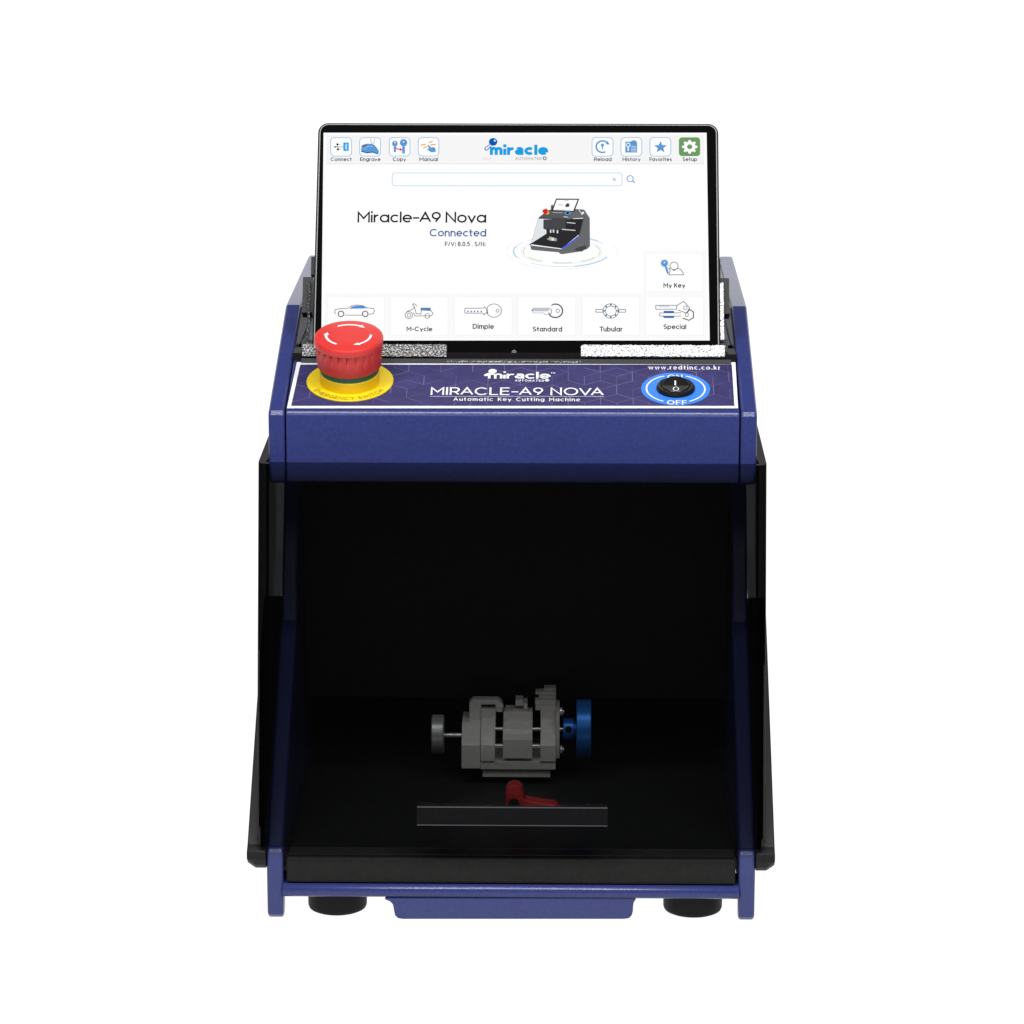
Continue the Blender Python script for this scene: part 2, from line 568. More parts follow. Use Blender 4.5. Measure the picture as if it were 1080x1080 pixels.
# black rails along the sloping arms, outside the side panels
def rail_ring(x, lift):
    pts = [(-46, 44.6), (-51.5, 41.8), (-52.6, 37.0), (-51.0, 33.0 + lift), (-47.5, 29.8 + lift), (-30, 29.8 + lift), (104, 145 + lift), (93, 164.5)]
    return [(x, p[0], p[1]) for p in pts]
for sx in (-1, 1):
    bm = bmesh.new()
    rings = [[bm.verts.new(p) for p in rail_ring(sx * x, l)] for x, l in ((149.4, 0), (156, 0), (161, 3.6))]
    for a, b in zip(rings, rings[1:]):
        for i in range(len(a)):
            bm.faces.new((a[i], a[(i + 1) % len(a)], b[(i + 1) % len(a)], b[i]))
    bm.faces.new(rings[0]); bm.faces.new(rings[-1][::-1])
    bmesh.ops.recalc_face_normals(bm, faces=bm.faces)
    bevel(bm, 0.6, 2, ang=20)
    link('side_rail', bm, M['black'], mach)

# control panel casing
PAN = Plane((0, 14.6, 302.0), (1, 0, 0), (0, 63.2, 18.7))
cas = [(15.0, 299.6), (15.0, 282), (14.75, 278), (14.1, 274), (13.4, 270), (13.2, 262), (13.8, 258.4), (18, 257), (138, 257), (138, 312), (88, 323.3), (18.6, 302.8), (16.2, 301.8)]
casing = link('control_panel', prism(cas, -138.4, 138.4, 'x', 0.7, 2), M['blue'], mach, smooth=13)

# printed label sheet
lab = Ink(PAN, {k: M[k] for k in ('white', 'label', 'lineA', 'lineB', 'ringblue')})
lab.s, lab.h0 = 0.585, 0.25
lab.poly([(302.6, 431), (778.4, 431), (775.6, 382.4), (313.2, 382.4)], 'white', 0)
lab.poly([(307.0, 428.5), (774.6, 428.5), (771.8, 385.0), (316.8, 385.0)], 'label', 1)
c0, c1, c2, c3 = [Vector(PAN.px(*p)) for p in ((307.6, 428), (774, 428), (771.2, 385.3), (317.4, 385.3))]

def clip(a, b):
    """keep the part of a-b inside the purple field"""
    t0, t1 = 0.0, 1.0
    Q = [c0, c1, c2, c3]
    for i in range(4):
        e = Q[(i + 1) % 4] - Q[i]
        nrm = Vector((-e.y, e.x)).normalized()
        da, db = (a - Q[i]).dot(nrm) - 0.3, (b - Q[i]).dot(nrm) - 0.3
        if da < 0 and db < 0:
            return None
        if da < 0:
            t0 = max(t0, da / (da - db))
        elif db < 0:
            t1 = min(t1, da / (da - db))
    return (a + (b - a) * t0, a + (b - a) * t1) if t1 - t0 > 1e-3 else None

HW = 19.9
HS = HW / math.sqrt(3)
hx0, hv0 = Vector(PAN.px(465, 388))
for row in range(-3, 5):
    for col in range(-12, 20):
        cx = hx0 + HW * (col + 0.5 * (row % 2)) - HW / 2
        cy = hv0 + row * 1.5 * HS
        vt = [Vector((cx + HS * math.cos(R(90 + 60 * k)), cy + HS * math.sin(R(90 + 60 * k)))) for k in range(6)]
        cc = Vector((cx, cy))
        for a, b, p in ((vt[0], vt[1], .8), (vt[1], vt[2], .9), (vt[2], vt[3], .8), (cc, vt[0], .35), (cc, vt[2], .75), (cc, vt[4], .75)):
            if random.random() > p:
                continue
            r = clip(a, b)
            if r:
                h = lab.h(2)
                m = 'lineA' if random.random() < .55 else 'lineB'
                for q in ribbon([tuple(r[0]), tuple(r[1])], random.choice((0.34, 0.42, 0.5))):
                    lab.face(q, m, h)

lab.text('MIRACLE-A9 NOVA', 454, 637, 417.2, 409.2, 'white', wt=.122, gap=.11, space=.34)
lab.line([(453.5, 418.9), (637, 418.9)], 0.55, 'white', 4)
lab.text('Automatic Key Cutting Machine', 478, 611.8, 423.6, 419.9, 'white', wt=.125, gap=.15, space=.5)
lab.text('www.redtinc.co.kr', 684, 760, 390.4, 386.2, 'white', wt=.125, gap=.15)

def brand(ink, x0, x1, base, top, col, ball, ballcol, k=1.0, ky=1.0, wt=.29, gap=.055):
    """the heavy word with a ball and a key blade before it"""
    ink.text('m!&@cle', x0, x1, base, top, col, wt=wt, gap=gap)
    bx, by, br = ball
    ink.disc(bx, by, br * k, ballcol, 5, ry=br * ky)
    e = lambda dx, dy: (bx + dx * k, by + dy * ky)
    ink.line([e(-3.6, 3.0), e(-8.2, 6.6), e(-8.9, 8.2), e(-7.4, 9.6), e(-5.6, 8.9), e(-4.6, 7.0), e(-3.6, 6.6), e(-2.2, 4.6)], 0.95 * k, ballcol, 4)

brand(lab, 514.6, 580.6, 400.0, 393.0, 'white', (519.6, 392.4, 4.4), 'white', 1.0, .52, .18, .05)
lab.poly([(512.5, 397.6), (510.8, 396.6), (515.5, 393.9), (517.5, 394.6)], 'white', 5)
lab.text('AUTOMATED', 543, 574, 403.2, 401.1, 'white', wt=.16, gap=.2)
lab.disc(577, 402.0, 2.3, 'white', 5, ry=1.2)
lab.text('TM', 581, 585.5, 395.0, 393.6, 'white', wt=.2, gap=.2)

# the blue dial printed round the switch
SWC = (712.6, 410.8)
su, sv = PAN.px(*SWC)
def ring_uv(ink, cu, cv, r, w, mat, layer, a0=0, a1=360):
    pts = arc(cu, cv, r, r, a0, a1, 64)
    full = a1 - a0 >= 360
    h = ink.h(layer)
    for q in ribbon(pts[:-1] if full else pts, w, full):
        ink.face(q, mat, h)
lab.face(arc(su, sv, 21.3, 21.3, 0, 360, 72)[:-1], 'ringblue', lab.h(3))
ring_uv(lab, su, sv, 18.0, 1.0, 'white', 4, 112, 244)
ring_uv(lab, su, sv, 18.0, 1.0, 'white', 4, -64, 68)
lab.text('ON', 704, 720, 400.6, 396.0, 'white', wt=.15, gap=.12, layer=5)
lab.text('OFF', 703.6, 724.4, 427.6, 423.0, 'white', wt=.15, gap=.12, layer=5)
lab.build('panel_label', casing)

# power switch
sw = PAN.mat(su, sv, 0.2)
switch = link('power_switch', lathe([(11.9, 0), (11.9, 1.6), (11.4, 2.5), (10.4, 2.9), (9.2, 2.6), (8.9, 1.2)], 72), M['plastic'], mach, mw=sw)
bm = bmesh.new()
n = 56
lo = [bm.verts.new((8.6 * math.cos(2 * math.pi * i / n), 8.6 * math.sin(2 * math.pi * i / n), 0.5)) for i in range(n)]
def rock(v):
    return 2.7 + (0.28 * v if v > 0 else -0.06 * v)
mid = [bm.verts.new((8.6 * math.cos(2 * math.pi * i / n), 8.6 * math.sin(2 * math.pi * i / n), rock(8.6 * math.sin(2 * math.pi * i / n)) - .5)) for i in range(n)]
inn = [bm.verts.new((8.0 * math.cos(2 * math.pi * i / n), 8.0 * math.sin(2 * math.pi * i / n), rock(8.0 * math.sin(2 * math.pi * i / n)))) for i in range(n)]
for a, b in ((lo, mid), (mid, inn)):
    for i in range(n):
        bm.faces.new((a[i], a[(i + 1) % n], b[(i + 1) % n], b[i]))
for i in range(-n // 4, n // 4):                          # level strips across the rocker keep its crease clean
    vs = []
    for v in (inn[i % n], inn[(i + 1) % n], inn[(n // 2 - i - 1) % n], inn[(n // 2 - i) % n]):
        if v not in vs:
            vs.append(v)
    if len(vs) >= 3:
        bm.faces.new(vs)
bm.faces.new(lo[::-1])
bmesh.ops.recalc_face_normals(bm, faces=bm.faces)
rocker = link('rocker', bm, M['plastic'], switch, smooth=28, mw=sw)
RK = Plane(PAN.at(su, sv, 3.0), PAN.u, PAN.v + PAN.n * 0.28)
ri = Ink(RK, {'white': M['white']})
ri.h0, ri.s = 0.15, .585
ri.line([(712.2, 401.6), (712.2, 406.6)], 1.5, 'white', 1)
ri.pl = Plane(PAN.at(su, sv, 3.0), PAN.u, PAN.v - PAN.n * 0.06)
ri.ring(712.8, 410.4, 2.7, 1.05, 'white', 1, ry=1.9)
ri.build('switch_marks', switch)

# emergency stop button
eu, ev = PAN.px(369.2, 402.8)
EM = PAN.mat(eu, ev, 0.2)
stop = link('emergency_button', lathe([(18.5, 0.9), (18.5, 7.6), (18.1, 8.2)], 72), M['yellow'], mach, mw=EM)
link('backing_disc', lathe([(26.9, 0), (26.9, 0.7), (26.6, 0.9)], 96), M['yellow_disc'], stop, mw=EM)
link('green_ring', lathe([(18.2, 8.2), (18.2, 12.2)], 72), M['green'], stop, mw=EM)
bm = bmesh.new()
n = 216
def saw(i):
    p = (i % 9) / 9
    return 1.7 * (1 - p / .56) if p < .56 else 0.0
rows = [(17.0, 11.8, 0), (19.5, 12.2, 0), (19.8, 12.8, 0), (20.6, 22.4, 0), (21.0, 27.0, 1), (21.05, 27.4, 1), (21.3, 27.5, 0), (21.4, 30.0, 0), (21.1, 31.2, 0), (20.5, 31.9, 0), (19.3, 32.25, 0), (10, 32.4, 0)]
rings = []
for r, h, k in rows:
    rings.append([bm.verts.new(((r - k * saw(i)) * math.cos(2 * math.pi * i / n), (r - k * saw(i)) * math.sin(2 * math.pi * i / n), h)) for i in range(n)])
for a, b in zip(rings, rings[1:]):
    for i in range(n):
        bm.faces.new((a[i], a[(i + 1) % n], b[(i + 1) % n], b[i]))
bm.faces.new(rings[0][::-1]); bm.faces.new(rings[-1])
bmesh.ops.recalc_face_normals(bm, faces=bm.faces)
head = link('button_head', bm, M['red'], stop, smooth=32, mw=EM)
TOP = Plane(PAN.at(eu, ev, 32.7), PAN.u, PAN.v)
ar = Ink(TOP, {'white': M['white']})
for a0 in (122, 2, -118):
    ring_uv(ar, 0, 0, 13.8, 1.5, 'white', 0, a0 - 62, a0)
    t = R(a0 - 62)
    ht = ar.h(1)
    rr = lambda r, a: (r * math.cos(a), r * math.sin(a))
    ar.face([rr(12.0, t + .02), rr(15.6, t + .02), rr(13.6, t - .26)], 'white', ht)
ar.build('arrow_marks', head)
DSC = Plane(PAN.at(eu, ev, 1.2), PAN.u, PAN.v)
et = Ink(DSC, {'ink': M['grey_ink']})
et.text_uv('EMERGENCY SWITCH', -26, 26, 0, 3.5, 'ink', wt=.105, gap=.2, space=.5,
           warp=lambda p: ((25.8 - p[1]) * math.sin(p[0] / 25.8), -(25.8 - p[1]) * math.cos(p[0] / 25.8)))
et.build('button_lettering', stop)

# interior: tray, head housing, rear panel, deck
bm = prism([(-47.6, 20.6), (-48.2, 22), (-47.0, 35.4), (-45.6, 36.8), (245, 36.8), (245, 20.6)], -137.2, 137.2, 'x', 0.8, 2)
link('tray', bm, M['tray'], mach)
link('added_pale_floor_sheet', box(-136.4, 136.4, -43, 243, 36.9, 37.5, 0.2, 1), M['mat'], mach)  # added sheet, paler than the tray, to brighten the dim floor
link('rear_panel', box(-140.5, 140.5, 246, 250, 16, 321, 0.5), M['inside'], mach)
bm = bmesh.new()
add_box(bm, -138.6, 138.6, 139, 245, 137, 256.4)
add_box(bm, -138.6, 138.6, 141, 244, 82, 136.8)
link('head_housing', bevel(bm, 1.0), M['housing'], mach)
link('deck', box(-138.8, 138.8, 139, 388, 312, 320, 0.6), M['blue'], mach)
link('base_plate', box(-138.8, 138.8, -30, 388, 14.6, 18.6, 0.5), M['black'], mach)
link('base_bar', prism([(-25, 12.2), (-49.6, 12.2), (-51.2, 13.4), (-51.8, 15.4), (-51.2, 18.2), (-49.4, 19.8), (-44, 20.2), (-25, 20.2)], -139.6, 139.6, 'x', 0.3, 1), M['blue'], mach, smooth=50)
pb = Plane((0, -50, 0), (1, 0, 0), (0, 0, 1))
q = lambda x, y: pb.px(x, y)
br = [q(406, 946.5), q(406, 948.9), q(411, 950.6), q(414.4, 954), q(415.4, 960), q(416.6, 965.6), q(419.6, 968.6), q(425, 969.4),
      q(658, 969.4), q(663.4, 968.6), q(666.4, 965.6), q(667.6, 961), q(667.8, 956), q(668.3, 952), q(670.6, 948.9), q(670.6, 946.5)]
link('base_bracket', prism(br, -50.4, -38, 'y', 0.8, 2), M['blue'], mach)
for px in (356, 730.6):
    fx, _ = Plane((0, -24, 0), (1, 0, 0), (0, 0, 1)).px(px, 950)
    link('foot', lathe([(16.2, GZ), (17.6, GZ + .7), (18.2, GZ + 2.2), (18.4, 14.4)], 64, c=(fx, -23, 0)), M['rubber'], mach)

# smoked cover: one bent sheet, front and two sides
def cover_pt(x, d, top):
    if top:
        return (x, 3.0 + d, 272.0 + 0.8 * d / 112)
    f = d * 140.7 / 112
    return (x, -52.7 + f, 45.4 + f * 0.826)
def path(rad, half, inset):
    p = []
    for i in range(0, 7):
        a = R(90 * i / 6)
        p.append((half - 5 + rad * math.sin(a) - (0.6 if inset else 0), 5 - rad * math.cos(a)))
    ds = [20, 50, 80, 112, 137]
    right = p + [(half - inset, d) for d in ds]
    left = [(-x, d) for x, d in right][::-1]
    return left + right
outer, inner = path(5, 155, 0), path(1, 155, 5.5)
bm = bmesh.new()
ot = [bm.verts.new(cover_pt(x, d, 1)) for x, d in outer]
ob = [bm.verts.new(cover_pt(x, d, 0)) for x, d in outer]
it = [bm.verts.new(cover_pt(x, d, 1)) for x, d in inner]
ib = [bm.verts.new(cover_pt(x, d, 0)) for x, d in inner]
fr = []
for i in range(len(ot) - 1):
    bm.faces.new((ot[i], ot[i + 1], ob[i + 1], ob[i]))
    bm.faces.new((it[i], ib[i], ib[i + 1], it[i + 1]))
    fr.append(bm.faces.new((ot[i], it[i], it[i + 1], ot[i + 1])))
    fr.append(bm.faces.new((ob[i], ob[i + 1], ib[i + 1], ib[i])))
bm.faces.new((ot[0], ob[0], ib[0], it[0]))
bm.faces.new((ot[-1], it[-1], ib[-1], ob[-1]))
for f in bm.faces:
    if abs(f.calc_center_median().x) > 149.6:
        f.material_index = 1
bmesh.ops.recalc_face_normals(bm, faces=bm.faces)
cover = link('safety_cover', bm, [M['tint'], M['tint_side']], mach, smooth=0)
COVP = Plane((0, 3.0, 272.0), (1, 0, 0), (0, 55.7, 226.6))
h0, h1 = COVP.px(440.4, 868.3), COVP.px(640.8, 850.2)
hb = box(h0[0], h1[0], h0[1], h1[1], 0.3, 11.5, 0.5, 2)
hm = COVP.mat(0, 0, 0)
handle = link('cover_handle', hb, M['handle'], cover, mw=hm)
bm = bmesh.new()
add_box(bm, h0[0] + .2, h1[0] - .2, h1[1] - .5, h1[1] + .2, 10.9, 11.9)
add_box(bm, h0[0] + .2, h1[0] - .2, h0[1] - .2, h0[1] + .35, 10.9, 11.9)
link('handle_edge', bm, M['edge'], cover, mw=hm)  # thin grey strips along the bar's top and bottom edges

# key clamp on the tray: sizes read at its own depth
KS = 1.6225
CX = lambda px: (px - 541.2) / KS
ZB = 37.0
CZ = lambda py: ZB + (830 - py) / (KS * CE)
Y0 = 90.0
TE = math.tan(ELEV)
CD = lambda py, off: CZ(py) - off * TE                   # height at off mm behind the front of the clamp
def kb(x0, x1, py0, py1, y0, y1, bv=0.5):
    return box(CX(x0), CX(x1), y0, y1, max(37.0, CD(py1, y0 - Y0)), CD(py0, y0 - Y0), bv)
def ledge_block(x0, x1, ptop, pknee, pbot, y0, run, back, bv=0.4):
    """block with a vertical lower face and a sloping upper face"""
    return prism([(y0, CZ(pbot)), (y0, CZ(pknee)), (y0 + run, CZ(ptop) - run * math.tan(ELEV)), (y0 + back, CZ(ptop) - run * math.tan(ELEV)), (y0 + back, CZ(pbot))], CX(x0), CX(x1), 'x', bv)
clamp = link('key_clamp', kb(505.5, 584.5, 803.5, 811.5, Y0 + 1, Y0 + 52), M['steel'], mach)
link('clamp_foot', kb(507.5, 579, 813, 820, Y0 + 3, Y0 + 48), M['steel'], clamp)
link('pedestal', kb(512, 574, 820.3, 831, Y0 + 8, Y0 + 44), M['black'], clamp)
bm = ledge_block(485.5, 505.2, 763, 785.5, 811, Y0, 16, 40)
link('clamp_block', bm, M['steel'], clamp)
link('clamp_block', ledge_block(505.6, 520.8, 760.5, 785.5, 803.2, Y0, 17, 40), M['steel'], clamp)
link('clamp_block', ledge_block(568.5, 584.8, 761, 785.5, 803.2, Y0, 17, 40), M['steel'], clamp)
mid_prof = [(Y0 + o_, CD(p_, o_)) for o_, p_ in ((1, 800), (1, 779.5), (6, 774), (9, 769), (17, 764), (21, 762), (21, 752.5))] + [(Y0 + 32, CD(752.5, 21)), (Y0 + 32, CD(800, 1))]
link('sliding_jaw', prism(mid_prof, CX(529), CX(560), 'x', 0.3), M['steel'], clamp)
D22 = lambda x_, p_: (CX(x_), CD(p_ + 3.5, 22))
bm = prism([D22(492.8, 772), D22(492.8, 739.5), D22(497, 735.8), D22(524, 735.8), D22(528, 740), D22(528, 749), D22(520.6, 749), D22(520.6, 741), D22(505.5, 741), D22(505.5, 772)], Y0 + 22, Y0 + 30, 'y', 0.4)
link('upper_jaw', bm, M['steel'], clamp)
link('upper_jaw', kb(505.6, 520.8, 749.6, 762, Y0 + 20, Y0 + 36), M['steel'], clamp)
link('upper_jaw', kb(568.5, 584.6, 745.2, 763, Y0 + 19, Y0 + 36), M['steel'], clamp)
bm = bmesh.new()
add_box(bm, CX(566), CX(584.2), Y0 + 45.2, Y0 + 47, CD(748, 45), CD(730, 45))
for x0, x1, a, b, yo in ((563, 584.6, 740.4, 745, 21), (562.6, 584.6, 735.0, 738.6, 26), (567, 584.6, 730.8, 733.2, 30), (562.8, 584.6, 726.6, 729.4, 34), (572, 584.4, 722.7, 725.2, 38)):
    add_box(bm, CX(x0), CX(x1), Y0 + yo, Y0 + yo + 7, CD(b + 5, yo), CD(a + 5, yo))
link('stepped_jaw', bevel(bm, 0.25), M['steel'], clamp)
bm = bmesh.new()
for x0, x1, a, b, yo in ((541.8, 550, 733.2, 739.5, 26), (550.3, 554.4, 736.5, 743, 24), (530.5, 553.8, 745, 749, 22)):
    add_box(bm, CX(x0), CX(x1), Y0 + yo, Y0 + 36, CD(b + 6.5, yo), CD(a + 6.5, yo))
link('stepped_jaw', bevel(bm, 0.25), M['steel'], clamp)
for py, r in ((769, 1.1), (787.3, 1.5)):
    for x0, x1 in ((520.9, 529), (560, 568.5)):
        link('guide_rod', lathe([(r, CX(x0)), (r, CX(x1))], 24, 'x', (0, Y0 + 9, CD(py, 9))), M['brass'], clamp)
link('guide_rod', lathe([(2.2, CX(521)), (2.2, CX(528.8))], 24, 'x', (0, Y0 + 24, CD(746.5, 24))), M['brass'], clamp)
link('end_plate', kb(585, 588.6, 752, 800, Y0 + 6, Y0 + 36, 0.4), M['steel'], clamp)
for py in (750.5, 791):
    link('screw', lathe([(1.0, CX(588.8)), (2.6, CX(589.2)), (2.9, CX(591.4)), (1.4, CX(592.2)), (1.2, CX(593.4))], 24, 'x', (0, Y0 + 10, CD(py, 10))), M['brass'], clamp)
hw = link('hand_wheel', lathe([(18.6, CX(606.4)), (19.2, CX(607.2)), (19.2, CX(621.2)), (18.6, CX(622))], 72, 'x', (0, Y0 + 16, CD(769.5, 16))), M['bluealu'], clamp)
link('wheel_hub', lathe([(6.6, CX(592.4)), (7.0, CX(593)), (7.0, CX(603.6)), (5, CX(604)), (5, CX(606.2))], 48, 'x', (0, Y0 + 16, CD(769.5, 16))), M['bluealu'], clamp)
link('wheel_hole', lathe([(2.1, -0.2), (2.1, 0.5)], 28, 'y', (CX(598), Y0 + 8.9, CD(769.5, 9))), M['inside'], clamp)
link('wheel_shaft', lathe([(1.3, CX(588)), (1.3, CX(592.6))], 24, 'x', (0, Y0 + 14, CD(769.5, 14))), M['brass'], clamp)
link('clamp_knob', lathe([(12.0, CX(453.6)), (12.8, CX(454.6)), (12.8, CX(465.6)), (12.0, CX(466.6))], 64, 'x', (0, Y0 + 12, CD(775.5, 12))), M['knob'], clamp)
link('knob_shaft', lathe([(1.5, CX(466.4)), (1.5, CX(485.8))], 24, 'x', (0, Y0 + 12, CD(776.5, 12))), M['brass'], clamp)

# red clamping lever in front of the clamp
LY = 30.0
LS = FPX / (DIST + 74)
LX = lambda px: (px - 540.9) / LS
LZ = lambda py: 40.4 + (847 - py) / (LS * CE)
out = [(LX(533.4), LZ(846.6))] + [(LX(542.6) + 9.6 / LS * math.cos(R(a)), LZ(830.6) + 9.6 / LS * math.sin(R(a))) for a in range(180, -1, -15)] + \
      [(LX(552.8), LZ(837.5)), (LX(566), LZ(840)), (LX(578), LZ(842)), (LX(585), LZ(842.2)), (LX(589), LZ(844.6)), (LX(590.4), LZ(849.4)), (LX(586), LZ(851.6)), (LX(560), LZ(851.6)), (LX(537), LZ(851.6))]
zmin = min(p[1] for p in out)
out = [(x, z - zmin + 39.6) for x, z in out]
lever = link('clamp_lever', prism(out, LY, LY + 11, 'y', 2.2, 3), M['lever'], mach, smooth=40)
link('lever_bolt', lathe([(3.6, -0.9), (3.2, -1.0), (1.6, -0.4), (3.6, 0.6)][:2] + [(3.6, 0.4)], 32, 'y', (LX(541.8), LY, LZ(842) - zmin + 39.6)), M['plastic'], lever)

# ------------------------------------------------------------------ tablet and its holder
TP0 = Plane((0, 81.8, 324.6), (1, 0, 0), (0, 81.1, 135.1))
tu = (TP0.px(329, 372)[0] + TP0.px(760, 372)[0]) / 2
TP = Plane((tu, 81.8, 324.6), (1, 0, 0), (0, 81.1, 135.1))
TL = TP.px(544.5, 129.8)[1]
TB = TP.px(544.5, 378.2)[1]
HWD = (TP.px(760, 372)[0] - TP.px(329, 372)[0]) / 2
print('tablet', tu, TL, TB, HWD)
hold = link('tablet_holder', box(-134.5, 134.5, -12.5, -4.2, -14, 3.6, 0.8), M['black'], mach, mw=TP.mat())
link('back_plate', box(-122, 122, -4, 96, -14, -8.4, 1), M['black'], hold, mw=TP.mat())
link('hinge_bar', box(-138.9, 138.9, 79.0, 98, 316, 325.8, 0.8), M['black'], hold)

def fuzzy(x0, x1, y0, y1, z0, z1, amp, step=1.1):
    bm = bmesh.new()
    add_box(bm, x0, x1, y0, y1, z0, z1)
    nx = max(2, int((x1 - x0) / step)); ny = max(2, int((y1 - y0) / step))
    ex = [e for e in bm.edges if abs(e.verts[0].co.x - e.verts[1].co.x) > .01]
    bmesh.ops.subdivide_edges(bm, edges=ex, cuts=nx, use_grid_fill=True)
    ey = [e for e in bm.edges if abs(e.verts[0].co.y - e.verts[1].co.y) > .01]
    bmesh.ops.subdivide_edges(bm, edges=ey, cuts=ny, use_grid_fill=True)
    ez = [e for e in bm.edges if abs(e.verts[0].co.z - e.verts[1].co.z) > .01]
    bmesh.ops.subdivide_edges(bm, edges=ez, cuts=3, use_grid_fill=True)
    for v in bm.verts:
        v.co += Vector((random.uniform(-1, 1), random.uniform(-1, 1), random.uniform(-1, 1))) * amp
    return bm

def rough_strip(name, x0, x1, py0, py1, z0, z1, mat, amp):
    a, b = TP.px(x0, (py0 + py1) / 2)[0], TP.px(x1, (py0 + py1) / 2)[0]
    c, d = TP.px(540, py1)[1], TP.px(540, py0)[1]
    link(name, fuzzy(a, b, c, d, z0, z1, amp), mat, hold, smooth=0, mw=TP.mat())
rough_strip('lip_clip', 319.5, 471, 365.8, 378.4, 0.6, 4.0, M['sparkle'], .3)  # textured black clip, its bright sparkle painted on
rough_strip('lip_clip', 613, 764, 365.8, 377.6, 0.6, 4.0, M['white_sparkle'], .3)
rough_strip('lip_glint', 471.5, 612.5, 383.2, 384.6, 3.7, 4.2, M['sparkle'], .15)  # glint along the ledge front, put in as a flecked strip
rough_strip('side_sparkle', 759.6, 763.4, 297, 357, -3.6, -1.0, M['white_sparkle'], .15)  # side holder strip with painted sparkle
rough_strip('side_sparkle', 324.0, 326.4, 297, 366, -3.6, -1.0, M['faint_sparkle'], .15)
def hold_box(name, x0, x1, py0, py1, z0, z1, bv=1.0):
    a, b = TP.px(x0, (py0 + py1) / 2)[0], TP.px(x1, (py0 + py1) / 2)[0]
    c, d = TP.px(540, py1)[1], TP.px(540, py0)[1]
    link(name, box(a, b, c, d, z0, z1, bv, 3), M['black'], hold, mw=TP.mat())
hold_box('side_clip', 757, 769.4, 290.5, 328, -13, -3.7, 2.6)
hold_box('side_clip', 318.6, 329, 290.5, 328, -13, -3.7, 2.6)
hold_box('side_clip', 756, 768, 355, 384, -12, -3.7, 1.5)
hold_box('side_clip', 317.5, 330, 357, 384, -12, -3.7, 1.5)
hold_box('side_clip', 752, 760.4, 268, 287, -12, -7.2, 1.4)
hold_box('side_clip', 327.2, 336, 267, 286, -12, -7.2, 1.4)

tab = empty('tablet_computer', TP.at(0, TB, -4), 'black tablet showing a white menu screen, propped upright on top of the navy machine', 'tablet')
body = prism(rrect(-HWD, TB, HWD, TL, 6.5, 8), -7, 0, 'z')
# the case edges
bmesh.ops.bevel(body, geom=[e for e in body.edges if e.calc_face_angle(0) > R(60)], offset=0.9, offset_type='OFFSET', segments=3, profile=0.5, affect='EDGES', clamp_overlap=True)
case = link('case', body, M['body'], tab, smooth=40, mw=TP.mat())
link('bezel', prism(rrect(-HWD + 1.7, TB + 1.3, HWD - 1.7, TL - 1.7, 5.2, 8), 0.02, 0.3, 'z'), M['glass'], tab, smooth=30, mw=TP.mat())
rim = bmesh.new()
ro, rin = rrect(-HWD + 1.0, TB + .6, HWD - 1.0, TL - 1.0, 5.8, 8), rrect(-HWD + 1.55, TB + 1.15, HWD - 1.55, TL - 1.55, 5.3, 8)
A = [rim.verts.new((p[0], p[1], .14)) for p in ro]
B = [rim.verts.new((p[0], p[1], .14)) for p in rin]
for i in range(len(A)):
    rim.faces.new((A[i], A[(i + 1) % len(A)], B[(i + 1) % len(A)], B[i]))
link('rim', rim, M['alu'], tab, smooth=0, mw=TP.mat())
cam_i = Ink(TP, {'alu': M['alu']})
cam_i.h0, cam_i.s = .32, .594
cam_i.ring(542.2, 371.6, 1.9, .55, 'alu', 1)
cam_i.disc(542.2, 371.6, .7, 'alu', 1)
cam_i.build('button_mark', tab)

# ------------------------------------------------------------------ what the screen shows
UI = dict(w=(255, 255, 255), head=(246, 246, 246), rule=(228, 228, 228), band=(250, 250, 250), tile=(241, 241, 241),
          box=(150, 192, 232), ic=(92, 154, 214), icd=(58, 110, 170), icl=(160, 200, 240), txt=(58, 64, 74), blk=(28, 28, 30), con=(58, 95, 152),
          gry=(90, 90, 92), lgt=(205, 205, 205), sea=(190, 219, 240), logo=(28, 160, 226), ball=(6, 92, 178), org=(240, 176, 84), pink=(228, 74, 106),
          bt=(16, 166, 236), grn=(108, 156, 98), ln=(96, 98, 104), car=(74, 144, 214), m1=(70, 72, 75), m2=(104, 106, 110), m3=(45, 45, 48), m4=(88, 90, 94),
          mb=(76, 100, 224), red=(222, 38, 40), yel=(226, 190, 30), gls=(226, 230, 232), r1=(176, 212, 232), r2=(196, 212, 176), r3=(224, 216, 212), r4=(232, 236, 238), be=(190, 178, 160))
sc = Ink(TP, {k: emitter('display_' + k, srgb(*v)) for k, v in UI.items()})
sc.s, sc.h0 = .594, .34
sc.poly([(341.3, 140.2), (745.2, 140.2), (748.5, 359.3), (338.9, 359.3)], 'w', 0)
sc.rect(344, 142.6, 742.6, 173, 'head', 1)
sc.line([(344, 173.2), (742.6, 173.2)], .8, 'rule', 2)
for x0, x1, t, a, b in ((348.4, 371.3, 'Connect', 348.7, 371), (379, 401.8, 'Engrave', 379.7, 401.4), (410.2, 432.8, 'Copy', 414.2, 428.2), (440.8, 463.3, 'Manual', 442.3, 461.9),
                        (624, 646.9, 'Reload', 626.5, 645), (654.5, 677.2, 'History', 656.6, 675.6), (685, 707.9, 'Favorites', 685, 708.5), (716, 738.4, 'Setup', 719.8, 735.2)):
    if t == 'Setup':
        sc.rect(x0, 145.2, x1, 165, 'grn', 2, 3.4)
    else:
        sc.rect(x0, 145.2, x1, 165.2, 'w', 2, 4)
        sc.frame(x0 + .4, 145.5, x1 - .4, 165, .85, 'box', 3, 4)
    sc.text(t, a, b, 170.3, 166.4, 'txt', wt=.175, gap=.09)
C = lambda ox, oy, s: (lambda pts: [(ox + x / s, oy + y / s) for x, y in pts])
k1 = C(340, 138, 8.31)
